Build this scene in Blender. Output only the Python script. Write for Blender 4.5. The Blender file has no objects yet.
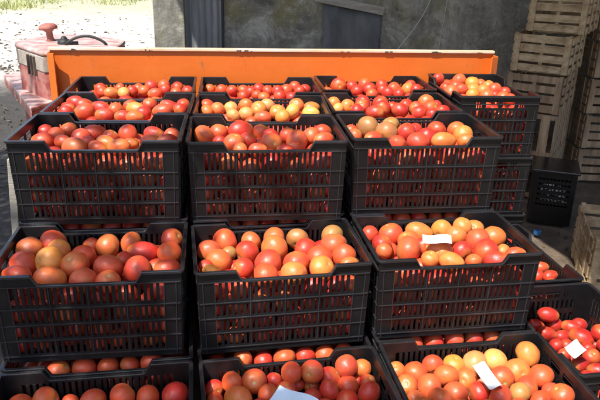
import bpy, bmesh, math, random
from mathutils import Vector, Matrix
random.seed(11)
R = math.radians
scene = bpy.context.scene
C = scene.collection

CAM_F, CAM_PITCH, CAM_ROLL, CAM_Z = 656.542, 0.36695, 0.02400, 0.5701
STEP = 0.2662
CRATES = {
  'CL': (-0.6405, 2.0598, 0.0972, 0.0176, 0),
  'CM': (-0.1245, 2.1672, 0.1210, -0.0023, 0),
  'CR': (0.4026, 2.2773, 0.1249, -0.0077, 0),
  'DL': (-0.6740, 2.4324, 0.0861, 0.0139, 0),
  'DM': (-0.1613, 2.5311, 0.0763, -0.0030, 0),
  'DR': (0.3584, 2.6717, 0.1103, -0.0114, 0),
  'EL': (-0.7209, 2.7959, 0.1181, 0.0109, 0),
  'EM': (-0.1923, 2.8887, 0.1113, 0.0040, 0),
  'ER': (0.3301, 3.0807, 0.1197, -0.0121, 0),
  'BL': (-0.5910, 1.7276, 0.1347, -0.2544, 0),
  'BM': (-0.0664, 1.8400, 0.1876, -0.2794, 0),
  'BR': (0.4589, 1.9297, 0.1595, -0.2741, 0),
  'AL': (-0.5199, 1.3557, 0.1635, -0.5247, 0),
  'AM': (0.0098, 1.4633, 0.1981, -0.5367, 0),
  'AR': (0.5291, 1.5704, 0.1646, -0.5364, 0),
  'F': (0.7950, 2.9300, 0.0960, 0.0200, 1),
  'H': (0.9250, 1.8350, 0.1745, -0.5350, 1),
  'J': (0.8330, 2.3700, 0.1745, -0.5350, 1),
}
# tomatoes on top of each crate, in the crate frame under its rim: x, y, z, radius, flatness, colour
TOPS = {
  'BL': [(-0.206,0.076,-0.041,0.0396,0.92,'O'), (-0.147,0.120,-0.040,0.0407,0.92,'OR'), (-0.119,0.059,-0.037,0.0336,0.91,'Y'), (-0.205,-0.014,-0.045,0.0406,0.86,'OR'), (-0.203,-0.092,-0.042,0.0430,0.75,'OR'), (-0.130,-0.011,-0.037,0.0428,0.90,'Y'), (-0.113,-0.090,-0.052,0.0430,0.74,'O'), (-0.056,-0.032,-0.043,0.0408,0.93,'OR'), (-0.046,0.050,-0.052,0.0359,0.92,'OR'), (-0.018,-0.112,-0.052,0.0388,0.86,'OR'), (-0.037,0.128,-0.058,0.0278,1.00,'R'), (0.017,0.100,-0.047,0.0387,0.96,'O'), (0.084,0.125,-0.051,0.0360,0.96,'O'), (0.126,0.058,-0.052,0.0430,0.83,'R'), (0.038,-0.043,-0.048,0.0420,0.90,'OR'), (0.074,0.012,-0.057,0.0295,1.00,'R'), (0.122,-0.059,-0.051,0.0403,0.93,'OR'), (0.048,-0.123,-0.052,0.0332,0.92,'OR'), (0.211,0.126,-0.044,0.0351,0.91,'OR'), (0.208,0.043,-0.052,0.0379,0.88,'OR'), (0.173,-0.026,-0.062,0.0261,1.00,'R'), (0.208,-0.070,-0.047,0.0377,0.85,'OR')],
  'BM': [(-0.154,0.120,-0.041,0.0410,0.96,'OR'), (-0.207,0.070,-0.050,0.0379,0.92,'O'), (-0.181,0.003,-0.055,0.0397,0.85,'O'), (-0.146,0.052,-0.053,0.0251,0.88,'G'), (-0.068,0.127,-0.052,0.0343,0.95,'O'), (-0.087,0.050,-0.052,0.0378,0.92,'R'), (-0.111,-0.059,-0.052,0.0330,1.00,'R'), (0.007,0.124,-0.041,0.0367,0.91,'O'), (-0.001,0.051,-0.043,0.0430,0.86,'O'), (-0.034,-0.036,-0.052,0.0427,0.86,'OR'), (-0.050,-0.115,-0.052,0.0381,0.85,'OR'), (-0.211,-0.084,-0.048,0.0265,0.89,'Y'), (-0.222,-0.038,-0.052,0.0240,1.00,'R'), (0.086,0.124,-0.049,0.0365,0.91,'G'), (0.099,0.045,-0.052,0.0368,0.87,'R'), (0.052,-0.044,-0.053,0.0397,0.85,'OR'), (0.033,-0.114,-0.051,0.0385,0.85,'Y'), (0.203,0.124,-0.044,0.0371,0.82,'G'), (0.191,0.051,-0.044,0.0424,0.85,'O'), (0.132,-0.018,-0.052,0.0390,0.88,'OR'), (0.208,-0.021,-0.050,0.0377,0.92,'OR'), (0.123,-0.091,-0.052,0.0392,0.85,'Y'), (0.211,-0.082,-0.047,0.0276,0.78,'O')],
  'BR': [(-0.202,0.132,-0.052,0.0287,0.94,'OR'), (-0.133,0.121,-0.053,0.0404,1.00,'OR'), (-0.034,0.118,-0.047,0.0430,0.74,'Y'), (-0.183,0.049,-0.053,0.0326,0.90,'R'), (-0.191,-0.005,-0.051,0.0255,1.00,'O'), (-0.086,0.067,-0.053,0.0363,0.91,'O'), (-0.112,-0.009,-0.049,0.0430,0.80,'O'), (0.049,0.125,-0.045,0.0362,0.95,'Y'), (-0.018,-0.038,-0.051,0.0414,0.85,'O'), (-0.065,-0.082,-0.048,0.0281,0.89,'Y'), (0.071,0.060,-0.041,0.0372,1.00,'Y'), (0.112,0.107,-0.027,0.0316,1.00,'Y'), (0.165,0.126,-0.051,0.0346,0.90,'Y'), (0.137,0.031,-0.044,0.0401,0.92,'O'), (0.205,0.058,-0.049,0.0405,1.00,'O'), (0.060,-0.029,-0.052,0.0337,0.95,'R'), (0.135,-0.046,-0.053,0.0430,0.86,'R'), (-0.005,-0.109,-0.047,0.0372,0.75,'Y'), (0.069,-0.102,-0.052,0.0248,0.88,'O'), (0.138,-0.120,-0.046,0.0375,0.75,'R'), (0.197,-0.040,-0.056,0.0240,1.00,'Y'), (0.214,-0.088,-0.045,0.0319,0.74,'OR'), (-0.051,0.019,-0.052,0.0293,1.00,'R')],
  'AL': [(-0.136,0.122,-0.066,0.0387,1.00,'OR'), (-0.074,0.134,-0.085,0.0247,1.00,'OR'), (-0.014,0.125,-0.080,0.0359,1.00,'OR'), (0.065,0.126,-0.069,0.0351,0.96,'OR'), (0.133,0.128,-0.082,0.0335,0.92,'OR'), (0.208,0.123,-0.076,0.0381,0.89,'R'), (-0.206,0.123,-0.082,0.0379,0.93,'OR'), (0.042,0.065,-0.085,0.0348,0.92,'OR'), (0.116,0.044,-0.085,0.0372,0.86,'R'), (0.183,0.047,-0.085,0.0348,0.92,'OR'), (-0.090,0.066,-0.087,0.0369,0.93,'OR'), (-0.021,0.038,-0.085,0.0341,0.92,'O'), (-0.148,0.032,-0.084,0.0362,0.93,'R')],
  'AM': [(-0.219,0.134,-0.074,0.0274,1.00,'R'), (-0.168,0.130,-0.055,0.0310,1.00,'OR'), (-0.105,0.125,-0.054,0.0355,0.96,'OR'), (-0.046,0.137,-0.067,0.0240,1.00,'R'), (0.003,0.129,-0.039,0.0317,1.00,'OR'), (-0.157,0.069,-0.069,0.0397,0.86,'O'), (-0.072,0.078,-0.071,0.0316,1.00,'OR'), (-0.016,0.097,-0.082,0.0319,0.91,'R'), (-0.220,0.085,-0.077,0.0253,1.00,'OR'), (0.063,0.127,-0.041,0.0335,1.00,'OR'), (0.118,0.128,-0.069,0.0331,1.00,'R'), (0.167,0.129,-0.035,0.0323,1.00,'OR'), (0.218,0.133,-0.050,0.0276,1.00,'O'), (0.065,0.131,-0.094,0.0248,1.00,'R'), (0.103,0.072,-0.069,0.0305,1.00,'R'), (0.164,0.094,-0.081,0.0309,1.00,'OR'), (0.202,0.125,-0.094,0.0240,1.00,'R'), (0.211,0.039,-0.069,0.0347,1.00,'R'), (0.222,0.092,-0.072,0.0240,1.00,'R'), (0.051,0.062,-0.084,0.0284,0.90,'R'), (0.147,0.039,-0.084,0.0311,0.91,'R'), (0.019,0.135,-0.088,0.0240,1.00,'R'), (-0.104,0.027,-0.076,0.0332,0.92,'R'), (-0.032,0.031,-0.085,0.0304,0.91,'OR'), (0.076,0.005,-0.085,0.0331,0.92,'OR'), (0.183,-0.021,-0.085,0.0330,0.92,'R')],
  'AR': [(-0.206,0.135,-0.078,0.0259,1.00,'O'), (-0.153,0.115,-0.079,0.0364,1.00,'OR'), (-0.095,0.130,-0.064,0.0310,0.95,'OR'), (-0.072,0.076,-0.069,0.0363,1.00,'O'), (-0.133,0.048,-0.082,0.0381,1.00,'O'), (-0.196,0.067,-0.084,0.0323,1.00,'O'), (-0.027,0.129,-0.072,0.0325,0.95,'Y'), (-0.010,0.072,-0.083,0.0329,1.00,'O'), (0.037,0.124,-0.066,0.0375,0.96,'YY'), (-0.066,0.012,-0.082,0.0348,1.00,'O'), (0.003,0.008,-0.086,0.0333,1.00,'R'), (-0.124,-0.020,-0.077,0.0370,0.92,'OR'), (-0.190,0.005,-0.085,0.0256,1.00,'O'), (0.104,0.125,-0.064,0.0361,1.00,'YY'), (0.206,0.121,-0.048,0.0400,0.96,'Y'), (0.155,0.081,-0.079,0.0401,0.96,'Y'), (0.092,0.051,-0.074,0.0361,1.00,'OR'), (0.210,0.040,-0.068,0.0363,1.00,'OR'), (0.155,0.012,-0.086,0.0353,1.00,'OR'), (0.110,-0.027,-0.070,0.0320,1.00,'G'), (0.049,-0.033,-0.074,0.0345,0.92,'OR'), (0.217,-0.018,-0.083,0.0292,0.90,'O'), (0.168,-0.050,-0.090,0.0343,0.83,'OR'), (0.212,-0.072,-0.054,0.0344,0.83,'OR'), (-0.182,-0.049,-0.078,0.0335,0.92,'O'), (-0.076,-0.064,-0.085,0.0333,0.92,'O'), (-0.000,-0.076,-0.085,0.0333,0.92,'OR'), (0.086,-0.084,-0.085,0.0334,0.92,'OR'), (0.213,-0.128,-0.074,0.0334,0.92,'R')],
  'H': [(0.006,0.212,-0.096,0.0337,0.89,'D'), (-0.030,0.219,-0.139,0.0274,1.00,'D'), (0.039,0.217,-0.143,0.0292,1.00,'D'), (0.083,0.183,-0.136,0.0325,0.89,'R'), (0.132,0.209,-0.147,0.0290,1.00,'D'), (-0.016,0.166,-0.143,0.0319,0.89,'D'), (0.038,0.153,-0.151,0.0282,1.00,'D'), (0.084,0.117,-0.136,0.0385,0.77,'D'), (-0.021,0.097,-0.146,0.0241,1.00,'D'), (0.022,0.102,-0.154,0.0240,1.00,'D'), (-0.020,0.045,-0.150,0.0240,1.00,'R'), (0.004,-0.009,-0.152,0.0311,1.00,'D'), (0.059,0.014,-0.141,0.0285,1.00,'D'), (0.073,0.061,-0.144,0.0240,1.00,'D'), (0.040,-0.055,-0.149,0.0323,1.00,'D'), (-0.007,-0.081,-0.149,0.0255,1.00,'D'), (0.133,0.090,-0.156,0.0277,1.00,'D'), (0.107,-0.006,-0.151,0.0299,1.00,'D'), (0.130,0.039,-0.126,0.0310,0.89,'D'), (0.132,0.089,-0.104,0.0287,1.00,'D')],
  'J': [(0.132,-0.036,-0.065,0.0287,1.00,'OR'), (0.133,-0.104,-0.067,0.0280,0.86,'R'), (0.098,-0.070,-0.083,0.0279,0.86,'R')],
  'CL': [(-0.143,0.124,-0.050,0.0306,0.89,'OR'), (-0.217,0.111,-0.050,0.0270,0.88,'R'), (-0.168,0.064,-0.050,0.0299,0.89,'OR'), (-0.050,0.096,-0.051,0.0371,0.74,'R'), (-0.084,0.041,-0.049,0.0331,0.90,'OR'), (-0.195,0.001,-0.050,0.0355,0.74,'R'), (-0.129,-0.011,-0.050,0.0289,0.78,'OR'), (-0.080,-0.075,-0.049,0.0408,0.74,'O'), (-0.053,-0.017,-0.052,0.0289,0.78,'R'), (-0.006,-0.080,-0.050,0.0282,0.78,'OR'), (0.008,-0.024,-0.050,0.0322,0.74,'O'), (0.061,0.084,-0.050,0.0321,0.95,'OR'), (0.148,0.084,-0.050,0.0339,0.80,'R'), (0.209,0.064,-0.050,0.0270,0.88,'O'), (0.145,-0.004,-0.051,0.0293,0.78,'OR'), (0.202,-0.012,-0.049,0.0326,0.74,'R'), (0.057,-0.077,-0.049,0.0347,0.74,'O'), (0.087,-0.030,-0.052,0.0257,0.75,'O'), (0.012,0.047,-0.050,0.0265,0.88,'R')],
  'CM': [(-0.208,0.072,-0.049,0.0383,0.82,'O'), (-0.157,0.127,-0.050,0.0339,0.84,'OR'), (-0.078,0.118,-0.043,0.0430,0.79,'R'), (-0.106,-0.025,-0.048,0.0354,0.86,'OR'), (-0.057,0.015,-0.051,0.0324,0.95,'R'), (-0.004,0.116,-0.051,0.0339,0.84,'OR'), (-0.153,0.004,-0.051,0.0240,0.86,'R'), (-0.088,-0.097,-0.050,0.0261,0.88,'O'), (-0.029,-0.099,-0.050,0.0294,0.78,'OR'), (0.019,-0.027,-0.050,0.0372,0.82,'OR'), (0.086,0.073,-0.050,0.0318,1.00,'OR'), (0.112,0.014,-0.050,0.0380,0.82,'O'), (0.168,0.061,-0.047,0.0320,0.89,'O'), (0.212,0.103,-0.050,0.0342,0.84,'R'), (0.205,0.012,-0.049,0.0347,0.74,'OR'), (0.096,-0.073,-0.052,0.0298,0.78,'OR'), (0.058,-0.110,-0.049,0.0262,0.75,'R'), (0.021,0.064,-0.049,0.0281,1.00,'R')],
  'CR': [(-0.143,0.119,-0.040,0.0417,0.82,'G'), (-0.057,0.126,-0.036,0.0346,0.89,'G'), (-0.085,0.063,-0.045,0.0405,0.82,'G'), (-0.012,0.063,-0.049,0.0385,0.95,'R'), (-0.207,0.117,-0.050,0.0241,1.00,'OR'), (-0.208,0.035,-0.050,0.0269,0.93,'O'), (-0.148,0.006,-0.050,0.0320,0.78,'OR'), (-0.078,-0.061,-0.050,0.0278,0.88,'OR'), (0.001,-0.047,-0.050,0.0386,0.82,'OR'), (0.056,0.025,-0.050,0.0326,0.89,'R'), (0.118,0.106,-0.050,0.0356,0.84,'R'), (0.194,0.108,-0.050,0.0338,0.89,'O'), (0.194,0.034,-0.050,0.0365,0.80,'Y'), (0.097,-0.042,-0.050,0.0424,0.75,'Y'), (0.174,-0.054,-0.050,0.0300,0.82,'O'), (0.035,0.106,-0.052,0.0297,1.00,'R')],
  'DL': [(-0.211,0.126,-0.033,0.0346,0.74,'R'), (-0.217,0.045,-0.036,0.0294,0.80,'R'), (-0.164,0.087,-0.034,0.0321,0.75,'R'), (-0.153,0.023,-0.043,0.0385,0.80,'OR'), (-0.103,0.081,-0.045,0.0353,0.74,'R'), (-0.071,-0.008,-0.050,0.0339,0.74,'R'), (-0.212,-0.006,-0.040,0.0268,0.86,'R'), (-0.043,0.069,-0.049,0.0310,1.00,'OR'), (0.080,0.131,-0.042,0.0303,0.93,'R'), (0.030,0.082,-0.048,0.0352,0.78,'Y'), (0.070,0.026,-0.050,0.0287,0.93,'R'), (0.136,0.060,-0.050,0.0388,0.74,'OR'), (0.152,0.127,-0.047,0.0341,0.76,'R'), (0.210,0.133,-0.044,0.0283,0.86,'R'), (0.202,0.078,-0.050,0.0274,0.86,'R'), (-0.001,-0.022,-0.052,0.0299,0.75,'R'), (0.048,-0.048,-0.048,0.0299,0.75,'O'), (0.001,0.133,-0.047,0.0280,0.86,'R')],
  'DM': [(-0.217,0.132,-0.041,0.0292,0.93,'OR'), (-0.216,0.068,-0.050,0.0280,0.86,'O'), (-0.174,0.101,-0.046,0.0286,0.86,'Y'), (-0.121,0.124,-0.050,0.0287,0.93,'YY'), (-0.110,0.011,-0.050,0.0276,0.86,'YY'), (-0.059,0.032,-0.050,0.0317,0.88,'YY'), (-0.009,0.082,-0.042,0.0329,0.88,'Y'), (0.007,-0.017,-0.050,0.0313,0.75,'O'), (0.027,0.129,-0.039,0.0316,0.80,'YY'), (0.068,0.063,-0.049,0.0323,0.88,'Y'), (0.148,0.129,-0.037,0.0318,0.93,'O'), (0.127,0.074,-0.048,0.0325,0.88,'YY'), (0.210,0.128,-0.046,0.0334,0.75,'Y'), (0.085,-0.015,-0.050,0.0294,0.80,'Y'), (0.202,0.054,-0.050,0.0322,0.75,'YY'), (-0.060,0.131,-0.037,0.0295,0.86,'O')],
  'DR': [(-0.211,0.132,-0.038,0.0285,0.92,'Y'), (-0.154,0.108,-0.048,0.0321,0.93,'Y'), (-0.201,0.070,-0.050,0.0273,0.92,'YY'), (-0.085,0.130,-0.034,0.0311,0.86,'R'), (-0.099,0.073,-0.040,0.0323,0.93,'R'), (-0.009,0.126,-0.040,0.0352,0.81,'R'), (-0.012,0.062,-0.045,0.0341,0.88,'R'), (-0.056,0.006,-0.050,0.0372,0.78,'R'), (-0.128,0.025,-0.048,0.0291,0.86,'R'), (0.039,0.097,-0.049,0.0257,1.00,'R'), (0.059,0.044,-0.049,0.0358,0.88,'R'), (0.107,0.131,-0.048,0.0305,0.86,'R'), (0.138,0.081,-0.049,0.0300,0.86,'R'), (0.193,0.125,-0.034,0.0359,0.88,'O'), (0.184,0.022,-0.036,0.0324,0.87,'R'), (0.127,-0.004,-0.050,0.0311,0.80,'R'), (0.220,0.063,-0.036,0.0263,0.83,'R'), (0.169,-0.054,-0.041,0.0250,1.00,'R'), (0.216,-0.038,-0.036,0.0296,0.86,'R')],
  'EL': [(-0.167,0.134,-0.048,0.0269,0.92,'R'), (-0.147,0.073,-0.052,0.0262,0.92,'OR'), (-0.106,0.041,-0.049,0.0304,0.79,'Y'), (-0.084,0.136,-0.048,0.0247,0.91,'OR'), (-0.053,0.040,-0.048,0.0262,0.92,'YY'), (-0.023,0.081,-0.050,0.0264,1.00,'R'), (0.001,0.136,-0.048,0.0248,0.91,'OR'), (0.028,0.088,-0.049,0.0266,1.00,'O'), (0.057,0.131,-0.035,0.0301,0.92,'R'), (0.081,0.031,-0.050,0.0305,0.79,'OR'), (0.112,0.133,-0.034,0.0280,0.92,'OR'), (0.120,0.084,-0.045,0.0269,0.83,'R'), (0.172,0.134,-0.044,0.0274,0.92,'R'), (0.219,0.086,-0.050,0.0267,0.83,'R'), (0.170,0.050,-0.050,0.0264,0.83,'OR')],
  'EM': [(-0.221,0.125,-0.049,0.0252,1.00,'O'), (-0.167,0.109,-0.050,0.0274,0.92,'OR'), (-0.120,0.091,-0.049,0.0273,0.92,'R'), (-0.067,0.113,-0.051,0.0275,1.00,'OR'), (-0.070,-0.022,-0.050,0.0264,0.83,'R'), (-0.036,0.072,-0.049,0.0272,0.92,'R'), (0.004,0.133,-0.049,0.0278,0.92,'R'), (-0.010,-0.001,-0.050,0.0244,0.91,'OR'), (0.019,-0.043,-0.050,0.0263,0.92,'O'), (0.045,0.097,-0.050,0.0275,0.92,'R'), (0.088,0.067,-0.045,0.0275,0.92,'R'), (0.091,-0.022,-0.050,0.0287,0.85,'R'), (0.131,0.098,-0.048,0.0300,0.92,'OR'), (0.171,0.132,-0.039,0.0285,0.83,'R'), (0.189,0.070,-0.046,0.0276,0.92,'R'), (0.218,0.112,-0.047,0.0279,0.92,'R'), (0.142,-0.043,-0.050,0.0264,0.83,'R')],
  'ER': [(-0.142,0.124,-0.041,0.0372,0.80,'R'), (-0.074,0.131,-0.046,0.0295,0.92,'R'), (-0.065,0.045,-0.050,0.0310,0.92,'R'), (-0.012,0.128,-0.037,0.0327,0.92,'OR'), (0.000,0.069,-0.048,0.0338,0.86,'R'), (0.075,0.129,-0.042,0.0324,0.85,'R'), (0.061,0.055,-0.049,0.0289,0.92,'R'), (0.123,0.076,-0.049,0.0340,0.86,'OR'), (0.072,-0.009,-0.050,0.0306,0.77,'R'), (0.191,0.075,-0.049,0.0316,0.92,'Y'), (0.216,0.126,-0.041,0.0301,0.83,'R'), (0.217,0.019,-0.040,0.0292,0.83,'R'), (0.119,-0.038,-0.049,0.0281,0.83,'R'), (-0.010,-0.035,-0.050,0.0280,0.83,'OR')],
  'F': [(-0.131,0.216,-0.019,0.0301,1.00,'R'), (-0.086,0.214,-0.050,0.0317,0.92,'OR'), (-0.112,0.148,-0.050,0.0281,1.00,'R'), (-0.030,0.211,-0.028,0.0349,0.93,'O'), (-0.059,0.160,-0.044,0.0309,0.92,'OR'), (-0.116,0.051,-0.050,0.0341,0.80,'O'), (-0.051,0.102,-0.048,0.0325,0.93,'OR'), (0.030,0.188,-0.034,0.0344,0.93,'Y'), (0.079,0.217,-0.045,0.0291,1.00,'O'), (0.014,0.130,-0.050,0.0327,0.86,'Y'), (-0.040,-0.021,-0.050,0.0334,0.93,'Y'), (0.045,0.081,-0.046,0.0302,0.92,'Y'), (0.100,0.167,-0.043,0.0288,0.83,'Y'), (0.114,0.112,-0.049,0.0327,0.86,'OR'), (0.020,-0.038,-0.049,0.0333,0.87,'O'), (0.069,-0.003,-0.052,0.0291,0.92,'R'), (0.088,-0.055,-0.052,0.0308,0.86,'O'), (-0.106,-0.090,-0.050,0.0261,1.00,'OR'), (0.133,0.043,-0.047,0.0276,1.00,'R'), (0.099,-0.107,-0.046,0.0263,1.00,'OR')],
}
GZ0 = -1.0
# leaf clusters of the shade tree, placed where shade is wanted: centre, radii, leaf count
SHADE_LEAVES = [((-1.55, -.15, 2.5), (.38, .30, .18), 360), ((-1.6, .30, 2.55), (.35, .28, .18), 190), ((-1.05, -.15, 2.5), (.30, .22, .14), 230),
          ((-1.5, .85, 2.5), (.30, .25, .15), 90), ((-1.0, .85, 2.5), (.25, .20, .12), 40), ((-.55, -.16, 2.45), (.30, .13, .12), 230), ((-3.25, 2.7, 2.6), (.5, 1.1, .3), 1700),
          ((-2.7, 1.2, 2.6), (.55, 1.1, .3), 2100), ((-2.3, .1, 2.6), (.5, .6, .3), 700), ((-3.6, -.8, 3.0), (1.3, 1.0, .7), 2500)]
SHADE_OUTLINE = [(.42, 2.76), (.46, 2.42), (.585, 2.02), (.57, 1.8), (.50, 1.2), (.20, .66), (.16, .5), (.3, .1), (3.2, .1), (3.2, 4.1), (1.4, 3.4), (.42, 3.1)]  # canopy outline drawn to drop shade on chosen spots
BOXP, BOXR = (1.42, 3.80, GZ0), R(-18)
CAPP = (1.42, 3.60, GZ0 + .004)


# ---------------------------------------------------------------- helpers
def tag(o, label=None, cat=None, group=None, kind=None):
    if label: o['label'] = label
    if cat: o['category'] = cat
    if group: o['group'] = group
    if kind: o['kind'] = kind
    return o

def empty(name, loc=(0, 0, 0), rz=0.0):
    o = bpy.data.objects.new(name, None); C.objects.link(o)
    o.empty_display_size = .05
    o.location = loc; o.rotation_euler = (0, 0, rz)
    return o

class MB:
    """collects shapes that become one mesh"""
    def __init__(s): s.v = []; s.f = []; s.sm = []; s.slot = 0; s.mi = []; s.mats = []
    def add(s, vs, fs, smooth=False):
        n = len(s.v); s.v += [tuple(p) for p in vs]
        s.f += [tuple(i + n for i in q) for q in fs]; s.sm += [smooth] * len(fs); s.mi += [s.slot] * len(fs)
    def box(s, x0, x1, y0, y1, z0, z1, M=None):
        vs = [Vector((x, y, z)) for z in (z0, z1) for y in (y0, y1) for x in (x0, x1)]
        if M: vs = [M @ p for p in vs]
        s.add(vs, [(0, 2, 3, 1), (4, 5, 7, 6), (0, 1, 5, 4), (2, 6, 7, 3), (0, 4, 6, 2), (1, 3, 7, 5)])
    def prism(s, pts, z0, z1, M=None):
        n = len(pts)
        vs = [Vector((x, y, z0)) for x, y in pts] + [Vector((x, y, z1)) for x, y in pts]
        if M: vs = [M @ p for p in vs]
        s.add(vs, [tuple(range(n))[::-1], tuple(range(n, 2 * n))] + [(i, (i + 1) % n, n + (i + 1) % n, n + i) for i in range(n)])
    def tube(s, path, r, seg=8, taper=None):
        rings = []; path = [Vector(p) for p in path]
        for i, p in enumerate(path):
            d = (path[min(i + 1, len(path) - 1)] - path[max(i - 1, 0)]).normalized()
            a = d.orthogonal().normalized() if i == 0 else (a - d * a.dot(d)).normalized()
            b = d.cross(a); rr = r if not taper else r * (1 + (taper - 1) * i / (len(path) - 1))
            rings.append([p + a * rr * math.cos(t) + b * rr * math.sin(t) for t in [2 * math.pi * k / seg for k in range(seg)]])
        vs = [q for ring in rings for q in ring]; fs = []
        for i in range(len(rings) - 1):
            for k in range(seg):
                k2 = (k + 1) % seg
                fs.append((i * seg + k, i * seg + k2, (i + 1) * seg + k2, (i + 1) * seg + k))
        fs.append(tuple(range(seg))[::-1]); fs.append(tuple((len(rings) - 1) * seg + k for k in range(seg)))
        s.add(vs, fs, True)
    def lathe(s, prof, seg=20, M=None):
        vs = [Vector((r * math.cos(2 * math.pi * k / seg), r * math.sin(2 * math.pi * k / seg), z)) for r, z in prof for k in range(seg)]
        if M: vs = [M @ p for p in vs]
        fs = [(i * seg + k, i * seg + (k + 1) % seg, (i + 1) * seg + (k + 1) % seg, (i + 1) * seg + k) for i in range(len(prof) - 1) for k in range(seg)]
        fs.append(tuple(range(seg))[::-1]); fs.append(tuple((len(prof) - 1) * seg + k for k in range(seg)))
        s.add(vs, fs, True)
    def mesh(s, name, mat):
        me = bpy.data.meshes.new(name); me.from_pydata(s.v, [], s.f)
        me.polygons.foreach_set('use_smooth', s.sm); me.materials.append(mat)
        for m2 in s.mats: me.materials.append(m2)
        if s.mats: me.polygons.foreach_set('material_index', s.mi)
        me.update()
        return me
    def build(s, name, mat, parent=None, bevel=0, loc=None):
        o = bpy.data.objects.new(name, s.mesh(name, mat)); C.objects.link(o); o.parent = parent
        if loc: o.location = loc
        if bevel:
            m = o.modifiers.new('bevel', 'BEVEL'); m.width = bevel; m.segments = 2; m.limit_method = 'ANGLE'
        return o

# ---------------------------------------------------------------- materials
def nt(name):
    m = bpy.data.materials.new(name); m.use_nodes = True
    t = m.node_tree; return m, t, t.nodes['Principled BSDF']
def N(t, typ, **kw):
    n = t.nodes.new(typ)
    for k, v in kw.items():
        if k in n.inputs: n.inputs[k].default_value = v
        else: setattr(n, k, v)
    return n
def ramp(t, stops, src):
    r = t.nodes.new('ShaderNodeValToRGB'); e = r.color_ramp.elements
    while len(e) < len(stops): e.new(.5)
    for i, (p, c) in enumerate(stops): e[i].position = p; e[i].color = (*c, 1) if len(c) == 3 else c
    t.links.new(src, r.inputs[0]); return r
def mix(t, fac, a, b, mode='MIX'):
    n = t.nodes.new('ShaderNodeMix'); n.data_type = 'RGBA'; n.blend_type = mode
    for sock, val in ((n.inputs[0], fac), (n.inputs[6], a), (n.inputs[7], b)):
        if hasattr(val, 'is_output'): t.links.new(val, sock)
        elif isinstance(val, (int, float)): sock.default_value = val
        else: sock.default_value = (*val, 1)
    return n.outputs[2]
def bump(t, bsdf, src, strength, dist):
    b = N(t, 'ShaderNodeBump', Strength=strength, Distance=dist)
    t.links.new(src, b.inputs['Height']); t.links.new(b.outputs[0], bsdf.inputs['Normal']); return b
def coords(t, kind='Object', scale=(1, 1, 1)):
    tc = t.nodes.new('ShaderNodeTexCoord'); mp = t.nodes.new('ShaderNodeMapping')
    mp.inputs['Scale'].default_value = scale
    t.links.new(tc.outputs[kind], mp.inputs[0]); return mp.outputs[0]
def noise(t, vec, scale, detail=5, rough=.55, dist=0):
    n = N(t, 'ShaderNodeTexNoise', Scale=scale, Detail=detail, Roughness=rough, Distortion=dist)
    t.links.new(vec, n.inputs['Vector']); return n.outputs[0]

def rough_mat(name, cols, scale=6, rough=.7, bstr=.3, bdist=.004, stretch=(1, 1, 1), spec=.5, fine=40, metal=0):
    """mottled surface: colour ramp over noise, finer noise for bump"""
    m, t, b = nt(name); v = coords(t, 'Object', stretch)
    r = ramp(t, [(.25 + .5 * i / (len(cols) - 1), c) for i, c in enumerate(cols)], noise(t, v, scale, 8, .65))
    t.links.new(r.outputs[0], b.inputs['Base Color'])
    b.inputs['Roughness'].default_value = rough; b.inputs['Specular IOR Level'].default_value = spec
    b.inputs['Metallic'].default_value = metal
    bump(t, b, noise(t, v, fine, 6, .6), bstr, bdist)
    return m

def plastic_mat(name='black_plastic', k=1.0, r0=.26, r1=.5, spec=.38):
    m, t, b = nt(name); v = coords(t, 'Object')
    oi = t.nodes.new('ShaderNodeObjectInfo')
    off = N(t, 'ShaderNodeVectorMath', operation='ADD'); t.links.new(v, off.inputs[0]); t.links.new(oi.outputs['Location'], off.inputs[1])
    n1 = noise(t, off.outputs[0], 7, 6, .7)
    r = ramp(t, [(.35, (.006 * k, .0055 * k, .006 * k)), (.60, (.010 * k, .0095 * k, .0105 * k)), (.74, (.022 * k, .019 * k, .018 * k)), (.86, (.05 * k, .042 * k, .036 * k))], n1)
    t.links.new(r.outputs[0], b.inputs['Base Color'])
    n2 = noise(t, off.outputs[0], 30, 5, .6)
    rr = N(t, 'ShaderNodeMapRange'); rr.inputs[3].default_value = r0; rr.inputs[4].default_value = r1
    t.links.new(n2, rr.inputs[0]); t.links.new(rr.outputs[0], b.inputs['Roughness'])
    bump(t, b, noise(t, off.outputs[0], 160, 3, .5), .12, .001)
    b.inputs['Specular IOR Level'].default_value = spec
    return m

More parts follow.
